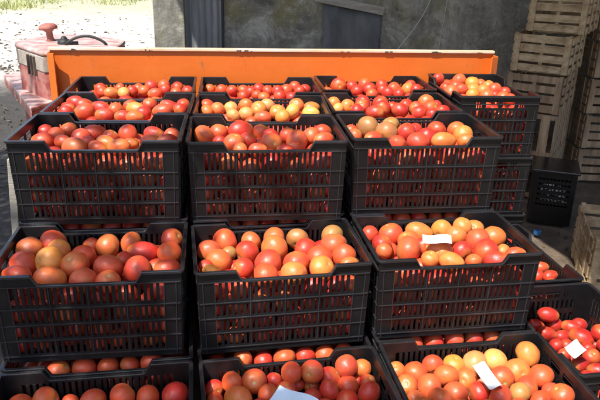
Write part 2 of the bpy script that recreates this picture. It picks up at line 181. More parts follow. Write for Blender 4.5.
def tomato_mat(name, attr):
    m, t, b = nt(name)
    tc = t.nodes.new('ShaderNodeTexCoord'); oi = t.nodes.new('ShaderNodeObjectInfo')
    if attr:
        a = N(t, 'ShaderNodeAttribute', attribute_name='tint'); base = a.outputs['Color']
        vec = tc.outputs['Object']; nscale = 22; fscale = 250
    else:
        base = oi.outputs['Color']
        sc = N(t, 'ShaderNodeMath', operation='MULTIPLY'); sc.inputs[1].default_value = 31.0
        t.links.new(oi.outputs['Random'], sc.inputs[0])
        ad = N(t, 'ShaderNodeVectorMath', operation='ADD'); t.links.new(tc.outputs['Object'], ad.inputs[0]); t.links.new(sc.outputs[0], ad.inputs[1])
        vec = ad.outputs[0]; nscale = .75; fscale = 9
    n1 = noise(t, vec, nscale, 3, .5)
    f1 = N(t, 'ShaderNodeMapRange'); f1.inputs[1].default_value = .5; f1.inputs[2].default_value = .72; f1.inputs[4].default_value = .38
    t.links.new(n1, f1.inputs[0])
    col = mix(t, f1.outputs[0], base, (.56, .20, .04))
    n2 = noise(t, vec, nscale * 1.7, 4, .6)
    f2 = N(t, 'ShaderNodeMapRange'); f2.inputs[1].default_value = .5; f2.inputs[2].default_value = .75; f2.inputs[4].default_value = .42
    t.links.new(n2, f2.inputs[0])
    col = mix(t, f2.outputs[0], col, (.46, .035, .022))
    n3 = noise(t, vec, fscale, 5, .7)
    f3 = N(t, 'ShaderNodeMapRange'); f3.inputs[1].default_value = .67; f3.inputs[2].default_value = .72; f3.inputs[4].default_value = .35
    t.links.new(n3, f3.inputs[0]); col = mix(t, f3.outputs[0], col, (.55, .28, .12))
    if not attr:
        sx = t.nodes.new('ShaderNodeSeparateXYZ'); t.links.new(tc.outputs['Object'], sx.inputs[0])
        # yellow-green shoulders round the stem end, then the pale corky scar with rays
        sh = N(t, 'ShaderNodeMapRange'); sh.inputs[1].default_value = .45; sh.inputs[2].default_value = .95; sh.inputs[4].default_value = .4
        nz = N(t, 'ShaderNodeMath', operation='MULTIPLY_ADD'); nz.inputs[1].default_value = .5; t.links.new(n2, nz.inputs[0]); 
        zz = N(t, 'ShaderNodeMath', operation='SUBTRACT'); zz.inputs[1].default_value = .25
        t.links.new(sx.outputs['Z'], zz.inputs[0]); t.links.new(zz.outputs[0], nz.inputs[2]); t.links.new(nz.outputs[0], sh.inputs[0])
        col = mix(t, sh.outputs[0], col, (.50, .26, .045))
        xy = N(t, 'ShaderNodeVectorMath', operation='MULTIPLY'); xy.inputs[1].default_value = (1, 1, 0); t.links.new(tc.outputs['Object'], xy.inputs[0])
        ln = N(t, 'ShaderNodeVectorMath', operation='LENGTH'); t.links.new(xy.outputs[0], ln.inputs[0])
        at = N(t, 'ShaderNodeMath', operation='ARCTAN2'); t.links.new(sx.outputs['Y'], at.inputs[0]); t.links.new(sx.outputs['X'], at.inputs[1])
        m5 = N(t, 'ShaderNodeMath', operation='MULTIPLY'); m5.inputs[1].default_value = 5; t.links.new(at.outputs[0], m5.inputs[0])
        sn = N(t, 'ShaderNodeMath', operation='SINE'); t.links.new(m5.outputs[0], sn.inputs[0])
        ma = N(t, 'ShaderNodeMath', operation='MULTIPLY_ADD'); ma.inputs[1].default_value = -.035; t.links.new(sn.outputs[0], ma.inputs[0]); t.links.new(ln.outputs['Value'], ma.inputs[2])
        sc2 = N(t, 'ShaderNodeMapRange'); sc2.inputs[1].default_value = .16; sc2.inputs[2].default_value = .09; t.links.new(ma.outputs[0], sc2.inputs[0])
        up = N(t, 'ShaderNodeMath', operation='GREATER_THAN'); up.inputs[1].default_value = 0; t.links.new(sx.outputs['Z'], up.inputs[0])
        mu = N(t, 'ShaderNodeMath', operation='MULTIPLY'); t.links.new(sc2.outputs[0], mu.inputs[0]); t.links.new(up.outputs[0], mu.inputs[1])
        col = mix(t, mu.outputs[0], col, (.42, .36, .16))
    t.links.new(col, b.inputs['Base Color'])
    rr = N(t, 'ShaderNodeMapRange'); rr.inputs[3].default_value = .34; rr.inputs[4].default_value = .52
    t.links.new(n3, rr.inputs[0]); t.links.new(rr.outputs[0], b.inputs['Roughness'])
    b.inputs['Subsurface Weight'].default_value = .12 if not attr else 0
    b.inputs['Subsurface Radius'].default_value = (1, .3, .12)
    b.inputs['Subsurface Scale'].default_value = .008
    b.inputs['Specular IOR Level'].default_value = .55
    b.inputs['Sheen Weight'].default_value = .05; b.inputs['Sheen Roughness'].default_value = .4; b.inputs['Sheen Tint'].default_value = (1, .8, .75, 1)
    bump(t, b, n1, .10, .004 if attr else .06)
    return m

M_BLACK = plastic_mat()
M_RIM = plastic_mat('black_plastic_rim', 1.8, .16, .36, .8)
M_RIB = plastic_mat('scuffed_plastic_rib', 3.0, .3, .5, .5)
M_TOM = tomato_mat('tomato_skin', False)
M_TOMF = tomato_mat('tomato_skin_deep', True)
M_ORANGE = None
def orange_mat():
    m, t, b = nt('orange_paint'); v = coords(t)
    n1 = noise(t, v, 3, 6, .6)
    r = ramp(t, [(.3, (.60, .120, .012)), (.7, (.70, .155, .02))], n1)
    n2 = noise(t, coords(t, 'Object', (1, 1, .25)), 28, 8, .75)
    f = N(t, 'ShaderNodeMapRange'); f.inputs[1].default_value = .60; f.inputs[2].default_value = .66; t.links.new(n2, f.inputs[0])
    col = mix(t, f.outputs[0], r.outputs[0], (.22, .11, .06))
    n3 = noise(t, v, 90, 5, .8)
    f3 = N(t, 'ShaderNodeMapRange'); f3.inputs[1].default_value = .61; f3.inputs[2].default_value = .68; f3.inputs[4].default_value = .7; t.links.new(n3, f3.inputs[0])
    col = mix(t, f3.outputs[0], col, (.5, .3, .17))
    t.links.new(col, b.inputs['Base Color']); b.inputs['Roughness'].default_value = .42
    bump(t, b, n1, .2, .02); return m
M_ORANGE = orange_mat()
M_WALL = None
def wall_mat():
    m, t, b = nt('weathered_cement'); v = coords(t)
    big = noise(t, v, 1.6, 8, .7, .4)
    r = ramp(t, [(.3, (.125, .116, .095)), (.48, (.25, .236, .20)), (.62, (.37, .345, .295)), (.78, (.50, .47, .40))], big)
    st = noise(t, coords(t, 'Object', (9, 9, .8)), 2.2, 8, .75)
    f = N(t, 'ShaderNodeMapRange'); f.inputs[1].default_value = .42; f.inputs[2].default_value = .7; f.inputs[4].default_value = .7; t.links.new(st, f.inputs[0])
    col = mix(t, f.outputs[0], r.outputs[0], (.13, .12, .095))
    ms = noise(t, v, 2.3, 6, .6)
    f2 = N(t, 'ShaderNodeMapRange'); f2.inputs[1].default_value = .52; f2.inputs[2].default_value = .66; f2.inputs[4].default_value = .6; t.links.new(ms, f2.inputs[0])
    col = mix(t, f2.outputs[0], col, (.24, .21, .07))
    bl = noise(t, v, 5.5, 10, .78, .6)
    fb = N(t, 'ShaderNodeMapRange'); fb.inputs[1].default_value = .5; fb.inputs[2].default_value = .66; fb.inputs[4].default_value = .8; t.links.new(bl, fb.inputs[0])
    col = mix(t, fb.outputs[0], col, (.56, .535, .465))
    fd = N(t, 'ShaderNodeMapRange'); fd.inputs[1].default_value = .46; fd.inputs[2].default_value = .34; fd.inputs[4].default_value = .75; t.links.new(bl, fd.inputs[0])
    col = mix(t, fd.outputs[0], col, (.07, .065, .055))
    sp = noise(t, v, 26, 8, .8)
    f3 = N(t, 'ShaderNodeMapRange'); f3.inputs[1].default_value = .54; f3.inputs[2].default_value = .66; f3.inputs[4].default_value = .7; t.links.new(sp, f3.inputs[0])
    col = mix(t, f3.outputs[0], col, (.36, .35, .31))
    vo = N(t, 'ShaderNodeTexVoronoi', feature='DISTANCE_TO_EDGE', Scale=1.3)
    dv = N(t, 'ShaderNodeVectorMath', operation='ADD'); nn_ = N(t, 'ShaderNodeTexNoise', Scale=4.0, Detail=6.0); t.links.new(v, nn_.inputs['Vector'])
    sc_ = N(t, 'ShaderNodeVectorMath', operation='SCALE'); sc_.inputs['Scale'].default_value = .35; t.links.new(nn_.outputs['Color'], sc_.inputs[0])
    t.links.new(v, dv.inputs[0]); t.links.new(sc_.outputs[0], dv.inputs[1]); t.links.new(dv.outputs[0], vo.inputs['Vector'])
    ck = N(t, 'ShaderNodeMapRange'); ck.inputs[1].default_value = .006; ck.inputs[2].default_value = .0; ck.inputs[4].default_value = .3; t.links.new(vo.outputs['Distance'], ck.inputs[0])
    col = mix(t, ck.outputs[0], col, (.05, .045, .04))
    t.links.new(col, b.inputs['Base Color']); b.inputs['Roughness'].default_value = .9
    bump(t, b, sp, .6, .012); return m
M_WALL = wall_mat()
M_SHEET = rough_mat('old_tin_sheet', [(.10, .105, .108), (.18, .186, .19), (.28, .285, .285)], 3, .55, .3, .004, (5, 5, .8))
M_TARP = rough_mat('dark_cloth', [(.065, .067, .07), (.11, .112, .116), (.17, .172, .175)], 4, .75, .5, .006, (3, 3, 1))
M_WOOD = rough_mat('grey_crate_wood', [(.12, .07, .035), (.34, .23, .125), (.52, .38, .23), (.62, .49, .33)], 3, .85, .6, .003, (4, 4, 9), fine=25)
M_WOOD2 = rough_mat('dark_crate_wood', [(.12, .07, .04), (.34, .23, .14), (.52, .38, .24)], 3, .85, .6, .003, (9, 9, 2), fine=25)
M_PLANK = rough_mat('pale_plank', [(.20, .18, .15), (.34, .31, .26), (.46, .42, .36)], 3, .85, .6, .003, (2, 2, 14), fine=25)
M_RUST = rough_mat('rusty_red_iron', [(.20, .06, .045), (.34, .11, .085), (.42, .20, .16)], 14, .7, .5, .003, fine=60)
M_FADED_GLARE = rough_mat('faded_pink_paint_glare', [(.18, .075, .055), (.40, .20, .17), (.52, .40, .37), (.62, .56, .54)], 13, .45, .3, .003, fine=50)  # faded red paint with white glare on its top mixed into the colour
M_RED = rough_mat('worn_red_paint', [(.14, .045, .035), (.32, .075, .06), (.42, .20, .17), (.5, .36, .32)], 12, .5, .3, .003, fine=50)
M_BAND = rough_mat('dusty_white_band', [(.16, .13, .10), (.36, .30, .25), (.50, .45, .40)], 14, .6, .3, .002)
M_RUBBER = rough_mat('black_rubber', [(.012, .012, .012), (.03, .03, .03)], 12, .6, .2, .002)
M_PAPER = rough_mat('white_paper', [(.58, .59, .62), (.70, .72, .75)], 30, .7, .5, .004)
M_PAPERB = rough_mat('blue_white_paper', [(.50, .64, .80), (.68, .78, .88)], 5, .7, .1, .001)
M_BLUE = rough_mat('blue_plastic', [(.02, .12, .35), (.04, .18, .45)], 8, .4, .1, .001)
M_SLITLIGHT = rough_mat('slit_light_white', [(.75, .75, .75), (.85, .85, .85)], 60, .6, .1, .001)
M_WIRE = rough_mat('pale_wire', [(.4, .38, .34), (.6, .58, .52)], 30, .6, .1, .001)
M_DECK = rough_mat('rusty_deck_steel', [(.05, .035, .03), (.11, .08, .06), (.2, .12, .08)], 6, .8, .5, .004)
M_LEAF = rough_mat('leaf', [(.03, .07, .015), (.06, .12, .03)], 3, .5, .1, .002)
M_BARK = rough_mat('bark', [(.08, .06, .04), (.2, .15, .1)], 6, .9, .8, .02, (3, 3, .6))
M_GRASS = rough_mat('grass_blade', [(.20, .25, .07), (.36, .38, .14), (.5, .48, .24)], .6, .6, .1, .002)
M_CLOD = rough_mat('dark_litter', [(.03, .024, .018), (.08, .065, .05), (.14, .12, .09)], 8, .9, .6, .01)

def ground_mat():
    m, t, b = nt('dusty_earth'); v = coords(t, 'Object')
    n1 = noise(t, v, .8, 8, .65); n2 = noise(t, v, 7, 8, .7); n3 = noise(t, v, 60, 6, .7)
    r = ramp(t, [(.3, (.36, .32, .26)), (.5, (.55, .50, .43)), (.7, (.66, .62, .55))], n2)
    f = N(t, 'ShaderNodeMapRange'); f.inputs[1].default_value = .55; f.inputs[2].default_value = .7; f.inputs[4].default_value = .6; t.links.new(n3, f.inputs[0])
    col = mix(t, f.outputs[0], r.outputs[0], (.18, .15, .11))
    bl = noise(t, coords(t, 'Object', (.8, 1.3, 1)), 1.9, 9, .72, .5)
    fb = N(t, 'ShaderNodeMapRange'); fb.inputs[1].default_value = .56; fb.inputs[2].default_value = .66; fb.inputs[4].default_value = .75; t.links.new(bl, fb.inputs[0])
    col = mix(t, fb.outputs[0], col, (.20, .17, .14))
    # dark soil left of the trailer has shade painted in; pale dust farther away
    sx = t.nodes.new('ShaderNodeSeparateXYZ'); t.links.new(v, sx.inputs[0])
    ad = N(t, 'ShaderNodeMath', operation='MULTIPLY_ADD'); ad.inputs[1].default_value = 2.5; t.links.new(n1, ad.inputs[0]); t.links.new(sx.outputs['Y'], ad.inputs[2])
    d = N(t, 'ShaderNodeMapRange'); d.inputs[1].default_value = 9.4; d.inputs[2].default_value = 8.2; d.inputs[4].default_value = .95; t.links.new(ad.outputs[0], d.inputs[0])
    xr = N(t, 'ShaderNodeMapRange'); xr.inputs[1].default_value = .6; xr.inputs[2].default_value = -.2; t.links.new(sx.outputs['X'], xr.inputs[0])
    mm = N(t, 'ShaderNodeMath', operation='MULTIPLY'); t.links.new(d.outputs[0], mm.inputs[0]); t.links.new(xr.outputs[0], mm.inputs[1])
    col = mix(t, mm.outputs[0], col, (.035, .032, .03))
    br = N(t, 'ShaderNodeMapRange'); br.inputs[1].default_value = -.2; br.inputs[2].default_value = .6; br.inputs[4].default_value = .93; t.links.new(sx.outputs['X'], br.inputs[0])
    yr = N(t, 'ShaderNodeMapRange'); yr.inputs[1].default_value = 8.5; yr.inputs[2].default_value = 7.5; t.links.new(sx.outputs['Y'], yr.inputs[0])
    m3 = N(t, 'ShaderNodeMath', operation='MULTIPLY'); t.links.new(br.outputs[0], m3.inputs[0]); t.links.new(yr.outputs[0], m3.inputs[1])
    rb = ramp(t, [(.3, (.06, .042, .03)), (.55, (.14, .098, .065)), (.75, (.24, .17, .115))], n2)
    col = mix(t, m3.outputs[0], col, rb.outputs[0])
    g = N(t, 'ShaderNodeMapRange'); g.inputs[1].default_value = 15; g.inputs[2].default_value = 19; g.inputs[4].default_value = .45; t.links.new(ad.outputs[0], g.inputs[0])
    col = mix(t, g.outputs[0], col, (.24, .27, .10))
    t.links.new(col, b.inputs['Base Color']); b.inputs['Roughness'].default_value = .95; b.inputs['Specular IOR Level'].default_value = .2
    bump(t, b, n2, .8, .05)
    return m
M_GROUND = ground_mat()

M_EDGE = rough_mat('pale_edge_glare', [(.62, .25, .08), (.74, .52, .36), (.78, .68, .58)], 7, .4, .2, .002, (1, 4, 4))  # glare along the board's top lip, put into the colour
# ---------------------------------------------------------------- camera, sun, sky
cam = bpy.data.cameras.new('camera'); co = bpy.data.objects.new('camera', cam); C.objects.link(co)
cam.sensor_width = 36; cam.lens = 36 * CAM_F / 600; cam.clip_start = .05; cam.clip_end = 500
cp, sp = math.cos(CAM_PITCH), math.sin(CAM_PITCH); cr, sr = math.cos(CAM_ROLL), math.sin(CAM_ROLL)
r0, u0, fw = Vector((1, 0, 0)), Vector((0, sp, cp)), Vector((0, cp, -sp))
right = r0 * cr + u0 * sr; up = -r0 * sr + u0 * cr
mw = Matrix((right, up, -fw)).transposed().to_4x4(); mw.translation = (0, 0, CAM_Z)
co.matrix_world = mw; scene.camera = co

SUN = Vector((.35, .5, -1.0)).normalized()
sl = bpy.data.lights.new('sun', 'SUN'); sl.energy = 5.0; sl.angle = R(.55); sl.color = (1, .955, .88)
so = bpy.data.objects.new('sun', sl); C.objects.link(so); so.rotation_euler = SUN.to_track_quat('-Z', 'Y').to_euler()
so.location = (-3, -4, 8)
w = bpy.data.worlds.new('World'); scene.world = w; w.use_nodes = True
wt = w.node_tree; bg = wt.nodes['Background']; sky = wt.nodes.new('ShaderNodeTexSky')
sky.sky_type = 'NISHITA'; sky.sun_disc = False
sky.sun_elevation = math.asin(-SUN.z); sky.sun_rotation = math.atan2(-SUN.x, -SUN.y)
sky.air_density = 1.0; sky.dust_density = 2.0
wt.links.new(sky.outputs[0], bg.inputs[0]); bg.inputs[1].default_value = .15
scene.view_settings.view_transform = 'Standard'; scene.view_settings.look = 'None'
scene.view_settings.gamma = 1; scene.view_settings.exposure = .66
scene.view_settings.use_curve_mapping = False
scene.render.engine = 'CYCLES'
scene.render.resolution_x = 1024; scene.render.resolution_y = 683

GZ = GZ0
# ---------------------------------------------------------------- ground
bm = bmesh.new()
bmesh.ops.create_grid(bm, x_segments=2, y_segments=2, size=150)
for v in bm.verts: v.co.z = GZ - .03
me = bpy.data.meshes.new('ground'); bm.to_mesh(me); bm.free(); me.materials.append(M_GROUND)
# near part with real unevenness
mb = MB(); nx, ny = 130, 150; x0, x1, y0, y1 = -12, 4, -2, 26
from mathutils import noise as mn
for j in range(ny + 1):
    yy = y0 + (y1 - y0) * (j / ny) ** 1.5
    for i in range(nx + 1):
        xx = x0 + (x1 - x0) * i / nx
        e = min(1, 4 * i / nx, 4 * (nx - i) / nx, 6 * (ny - j) / ny)
        z = GZ + e * (.03 * mn.noise(Vector((xx * .9, yy * .9, 0))) + .022 * mn.noise(Vector((xx * 3.3, yy * 3.3, 4)))) + .03 * e - .031 + .002
        mb.v.append((xx, yy, z))
for j in range(ny):
    for i in range(nx):
        a = j * (nx + 1) + i; mb.f.append((a, a + 1, a + nx + 2, a + nx + 1)); mb.sm.append(True)
nb = len(mb.v)
mb.add([(-150, -150, GZ - .035), (150, -150, GZ - .035), (150, 150, GZ - .035), (-150, 150, GZ - .035)], [(0, 1, 2, 3)])
g = mb.build('ground', M_GROUND); tag(g, kind='structure')

# loose dark litter and clods
mb = MB()
def clod(x, y, s):
    if random.random() < .6:      # dry leaf lying nearly flat
        ph = random.random() * 6.3; d = Vector((math.cos(ph), math.sin(ph), random.gauss(0, .25))); q = Vector((-d.y, d.x, random.gauss(0, .3))) * .4
        p = Vector((x, y, GZ + .006 + s * .15)); s *= 1.5
        mb.add([p - d * s, p + q * s + d * s * .1, p + d * s, p - q * s + d * s * .15], [(0, 1, 2, 3)])
        return
    n = 9; ph = random.random() * 6; el = random.uniform(.5, 1); s *= .8
    ring = lambda k, z: [(x + s * k * random.uniform(.75, 1.15) * math.cos(a * 6.283 / n + ph), y + el * s * k * random.uniform(.75, 1.15) * math.sin(a * 6.283 / n + ph), z + random.gauss(0, s * .05)) for a in range(n)]
    vs = ring(1, GZ - .02) + ring(.85, GZ + s * .22) + ring(.45, GZ + s * .42) + [(x, y, GZ + s * .46)]
    mb.add(vs, [(k * n + a, k * n + (a + 1) % n, (k + 1) * n + (a + 1) % n, (k + 1) * n + a) for k in (0, 1) for a in range(n)] + [(2 * n + a, 2 * n + (a + 1) % n, 3 * n) for a in range(n)])
for cx, cy, sx_, sy_, n in [(-3.6, 8.6, .9, .35, 160), (-5.4, 10.4, .6, .5, 120), (-5.2, 8.4, .7, .6, 150), (-2.6, 9.6, .8, .4, 90), (-4.4, 7.0, .7, .7, 160), (-3.3, 5.6, 1, .9, 200),
                            (-2.3, 3.6, .6, 1.0, 300), (-6.5, 12, 1.6, 2, 160), (-3.5, 12.5, 1.4, 2, 90), (-3.6, 4.6, .8, .8, 150)]:
    for _ in range(int(n * 2.2)): clod(random.gauss(cx, sx_), random.gauss(cy, sy_), random.uniform(.008, .022) * (cy / 4.5) ** .7)
for _ in range(260): clod(random.uniform(1.05, 2.6), random.uniform(2.3, 3.9), random.uniform(.005, .014))
tag(mb.build('litter', M_CLOD), 'dark clods and dry litter strewn over the pale dusty ground', 'litter', kind='stuff')

# grass far off
mb = MB()
for _ in range(420):
    cx = random.uniform(-14, -4.5); cy = random.choice([random.gauss(19.5, 1.6), random.gauss(17, 1.2)])
    if cx > -7 and cy < 18.5: continue
    for k in range(16):
        x, y = cx + random.gauss(0, .16), cy + random.gauss(0, .16); h = random.uniform(.05, .17); a = random.random() * 6.3
        dx, dy = .018 * math.cos(a), .018 * math.sin(a); lx, ly = random.gauss(0, .07), random.gauss(0, .07)
        mb.add([(x - dx, y - dy, GZ - .03), (x + dx, y + dy, GZ - .03), (x + lx, y + ly, GZ + h)], [(0, 1, 2)])
tag(mb.build('grass', M_GRASS), 'sunlit yellow green grass growing beyond the dusty yard', 'grass', kind='stuff')

def leaf_cloud(mb, c, rad, n, size):
    for _ in range(n):
        while True:
            p = Vector((random.uniform(-1, 1), random.uniform(-1, 1), random.uniform(-1, 1)))
            if p.length < 1: break
        p = Vector((c[0] + p.x * rad[0], c[1] + p.y * rad[1], c[2] + p.z * rad[2]))
        d = Vector((random.gauss(0, 1), random.gauss(0, 1), random.gauss(0, .5))).normalized(); s = d.orthogonal().normalized()
        L = size * random.uniform(.7, 1.3); W = L * .3
        mb.add([p, p + d * L * .4 + s * W, p + d * L, p + d * L * .4 - s * W], [(0, 1, 2, 3)])
sh = empty('shrub', (-10.6, 21.5, GZ))
mb = MB(); leaf_cloud(mb, (0, 0, .4), (.8, .6, .45), 1500, .1); mb.build('foliage', M_LEAF, sh)
mb = MB()
for k in range(5): mb.tube([(0, 0, 0), (random.gauss(0, .3), random.gauss(0, .2), .6)], .015, 5, .4)
mb.build('stem', M_BARK, sh)
tag(sh, 'dark green low bush on the far sunlit grass at top left', 'bush')

# unseen tree behind and left of the camera, added to dapple the crates
tr = empty('shade_tree', (-3.9, -1.2, GZ))
mb = MB(); mb.tube([(0, 0, -.1), (.05, .05, 1.2), (-.05, .1, 2.4), (.1, .2, 3.4)], .14, 10, .6); mb.build('shade_trunk', M_BARK, tr)
mb = MB()
for p in [(1.2, 1.3, 3.5), (2.4, 1.5, 3.5), (1.3, 2.4, 3.6), (.3, 2.4, 3.7), (2.7, .9, 3.5), (-1, .6, 4)]:
    mb.tube([(0, .1, 2.6), (p[0] * .5, p[1] * .5, 3.2), p], .05, 6, .3)
mb.build('shade_limb', M_BARK, tr)
mb = MB()
for c, rad, n in SHADE_LEAVES: leaf_cloud(mb, (c[0] + 3.9, c[1] + 1.2, c[2] + 1.0), rad, n, .085)
mb.build('shade_crown', M_LEAF, tr)
tag(tr, 'unseen leafy tree added beside the trailer, its crown dappling the left crates', 'tree')

# ---------------------------------------------------------------- crates
LX, LY, CH = .52, .35, STEP + .009       # rim length, rim depth, height (nests a little into the crate below)
TAP = .0086
def tx(p):   # draw the walls in towards the base
    k = 1 - (p[2] / CH)
    return (p[0] * (1 - TAP * k / (LX / 2)), p[1] * (1 - TAP * k / (LY / 2)), p[2])
TH = .0035
def wall(length, long_side):
    """one perforated wall in the xz plane, outer face at y=0, body behind it (+y)"""
    mb = MB(); h = length / 2 - .007; top = CH - .004
    edge = .048 if long_side else .045
    rows = [(-.036, -.096), (-.112, -.149), (-.162, -.198), (-.212, -.249)]
    dip0, dip1, dz = -.13, .135, .03
    if long_side:
        # solid top band with the hand cut-out
        Z = CH - .036
        mb.prism([(-h, Z), (h, Z), (h, top), (dip1 + .012, top), (dip1 - .004, top - .027), (dip0 + .004, top - .027), (dip0 - .012, top), (-h, top)], 0, TH,
                 Matrix(((1, 0, 0, 0), (0, 0, 1, 0), (0, 1, 0, 0), (0, 0, 0, 1))))
    else:
        # band holding a pair of hand slots and small slits beside them
        za, zb = CH - .052, CH - .026
        mb.box(-h, h, 0, TH, zb, top); 
        cuts = [(-.104, -.099), (-.094, -.089), (-.084, -.079), (-.062, -.008), (.008, .062), (.079, .084), (.089, .094), (.099, .104)]
        x = -h
        for a, b in cuts: mb.box(x, a, 0, TH, za, zb); x = b
        mb.box(x, h, 0, TH, za, zb)
        rows = [(-.062, -.096)] + rows[1:]
        mb.box(-h, h, 0, TH, CH - .062, za)
    # solid side bands and base band
    zt = CH - (.036 if long_side else .062)
    mb.box(-h, -h + edge, 0, TH, 0, zt); mb.box(h - edge, h, 0, TH, 0, zt)
    x0, x1 = -h + edge, h - edge
    mb.box(x0, x1, 0, TH, 0, CH - .249)
    for (a, b), (c, d) in zip(rows, rows[1:]): mb.box(x0, x1, 0, .0066, CH + c, CH + b)
    n = 24 if long_side else 13
    pitch = (x1 - x0) / n
    grp = 6 if long_side else 5
    for a, b in rows:
        for i in range(1, n):
            wd = .0090 if i % grp else .0125
            mb.box(x0 + i * pitch - wd / 2, x0 + i * pitch + wd / 2, .0003, .0062, CH + b, CH + a)
    # raised ribs on the outside, their edges scuffed pale
    mb.slot = 1; mb.mats = [M_RIB]
    zs = [-.036, -.104, -.1555, -.205, -.2555]
    for z in zs:
        mb.box(-h + .003, h - .003, -.0034, 0.0, CH + z - .0013, CH + z + .0013)
    for i in range(0, n + 1):
        if i % grp == 0 or i == n:
            mb.box(x0 + i * pitch - .0012, x0 + i * pitch + .0012, -.0026, 0.0, CH - .2555, zt)
    mb.box(-h + .014, -h + .0165, -.0026, 0, .004, zt); mb.box(h - .0165, h - .014, -.0026, 0, .004, zt)
    return mb
def placed(mb, rot, dx, dy):
    M = Matrix.Translation((dx, dy, 0)) @ Matrix.Rotation(rot, 4, 'Z')
    mb.v = [tx(M @ Vector(p)) for p in mb.v]; return mb
def rim_mesh():
    mb = MB(); rc = .016; path = []
    def add(x, y, z): path.append((x, y, z))
    hx, hy = LX / 2, LY / 2
    def side(sign):
        pts = [(-.150, 0), (-.142, 0), (-.126, -.027), (-.118, -.029), (.123, -.029), (.131, -.027), (.147, 0), (.155, 0)]
        if sign > 0: pts = [(-x, z) for x, z in pts]
        for x, z in pts: add(x, sign * hy * 1.0, z)
    def corner(cx, cy, a0):
        for k in range(6):
            a = a0 + k * math.pi / 10; add(cx + rc * math.cos(a), cy + rc * math.sin(a), 0)
    corner(-hx + rc, -hy + rc, math.pi); side(-1)
    corner(hx - rc, -hy + rc, 1.5 * math.pi); corner(hx - rc, hy - rc, 0)
    side(1); corner(-hx + rc, hy - rc, .5 * math.pi)
    n = len(path)
    prof = [(-.0115, -.002), (-.0110, -.0004), (-.0102, 0), (-.0016, 0), (-.0004, -.0005), (0, -.0016), (0, -.0075), (-.0025, -.0075), (-.0025, -.0032), (-.0090, -.0032), (-.0090, -.007), (-.0115, -.007)]
    for i, (x, y, z) in enumerate(path):
        a = Vector(path[i - 1]); b = Vector(path[(i + 1) % n]); d = (b - a); d.z = 0; d.normalize(); o = Vector((d.y, -d.x, 0))
        for u, v in prof: mb.v.append(tuple(Vector((x, y, CH + z)) + o * u + Vector((0, 0, v))))
    k = len(prof)
    for i in range(n):
        j = (i + 1) % n
        for q in range(k):
            q2 = (q + 1) % k; mb.f.append((i * k + q, j * k + q, j * k + q2, i * k + q2)); mb.sm.append(False)
    return mb
def floor_mesh():
    mb = MB(); hx, hy = LX / 2 - TAP - .006, LY / 2 - TAP - .006
    mb.box(-hx, hx, -hy, -hy + .03, .001, .005); mb.box(-hx, hx, hy - .03, hy, .001, .005)
    for i in range(22):
        x = -hx + .004 + i * (2 * hx - .014) / 21; mb.box(x, x + .006, -hy + .03, hy - .03, .001, .005)
    for i in range(6):
        y = -hy + .06 + i * .04; mb.box(-hx, hx, y, y + .008, .0015, .0045)
    return mb
ME_RIM = rim_mesh().mesh('rim', M_RIM)
ME_LF = placed(wall(LX, True), 0, 0, -LY / 2 + .008).mesh('side_wall', M_BLACK)
ME_LB = placed(wall(LX, True), math.pi, 0, LY / 2 - .008).mesh('side_wall', M_BLACK)
ME_EL = placed(wall(LY, False), -math.pi / 2, -LX / 2 + .008, 0).mesh('end_wall', M_BLACK)
ME_ER = placed(wall(LY, False), math.pi / 2, LX / 2 - .008, 0).mesh('end_wall', M_BLACK)
ME_FL = floor_mesh().mesh('floor', M_BLACK)
def crate(x, y, rot, ztop, turned, label):
    e = empty('plastic_crate', (x, y, ztop - CH), rot + (math.pi / 2 if turned else 0))
    for nm, me_ in (('rim', ME_RIM), ('side_wall', ME_LF), ('side_wall', ME_LB), ('end_wall', ME_EL), ('end_wall', ME_ER), ('floor', ME_FL)):
        o = bpy.data.objects.new(nm, me_); C.objects.link(o); o.parent = e
    return tag(e, label, 'crate', 'black plastic crates of tomatoes stacked in steps')

COLN = {'L': 'left', 'M': 'middle', 'R': 'right'}
ROWN = {'A': 'front row', 'B': 'second row', 'C': 'third row', 'D': 'fourth row', 'E': 'rear row'}
WHERE = {}
for n in CRATES:
    if len(n) == 2: WHERE[n] = COLN[n[1]] + ' crate of the ' + ROWN[n[0]]
WHERE['F'] = 'end-on crate at rear right'; WHERE['H'] = 'low crate at bottom right'; WHERE['J'] = 'nearly hidden low crate'
EXTRA = {'AL': 'black plastic crate at bottom left, front row of three, cut off by the frame', 'AR': 'black plastic crate with a white slip, right crate of the front row',
         'AM': 'black plastic crate with a bluish slip, middle crate of the front row',
         'BR': 'black plastic crate with a white slip, right crate of the second row',
         'F': 'black plastic crate set end-on at rear right beside the orange board', 'H': 'black plastic crate of dark red tomatoes at the bottom right edge',
         'J': 'black plastic crate mostly hidden behind the crate of dark red tomatoes'}
allcr = []   # (centre, rot, ztop, turned, key, depth in stack)
def pos(n): return CRATES[n]
for n, (x, y, rot, z, tn) in CRATES.items():
    crate(x, y, rot, z, tn, EXTRA.get(n, 'black plastic crate full of tomatoes, ' + WHERE[n])); allcr.append((x, y, rot, z, tn, n, 0))
def behind(a, c):   # a crate pushed against the back of crate a, in the column of crate c
    ax, ay, ar, az, _ = pos(a); cx, cy, cr_, cz, _ = pos(c)
    d = max(.352, .352); s, k = math.sin(ar), math.cos(ar)
    return (ax - s * d, ay + k * d, ar)
for col in 'LMR':
    x, y, r = behind('B' + col, 'C' + col); z = pos('C' + col)[3] - STEP
    crate(x, y, r, z, 0, 'black plastic crate directly under the %s crate of the third row' % COLN[col]); allcr.append((x, y, r, z, 0, 'c' + col, 1))
    x, y, r = behind('A' + col, 'B' + col); z = pos('B' + col)[3] - STEP
    crate(x, y, r, z, 0, 'black plastic crate directly under the %s crate of the second row' % COLN[col]); allcr.append((x, y, r, z, 0, 'b' + col, 1))
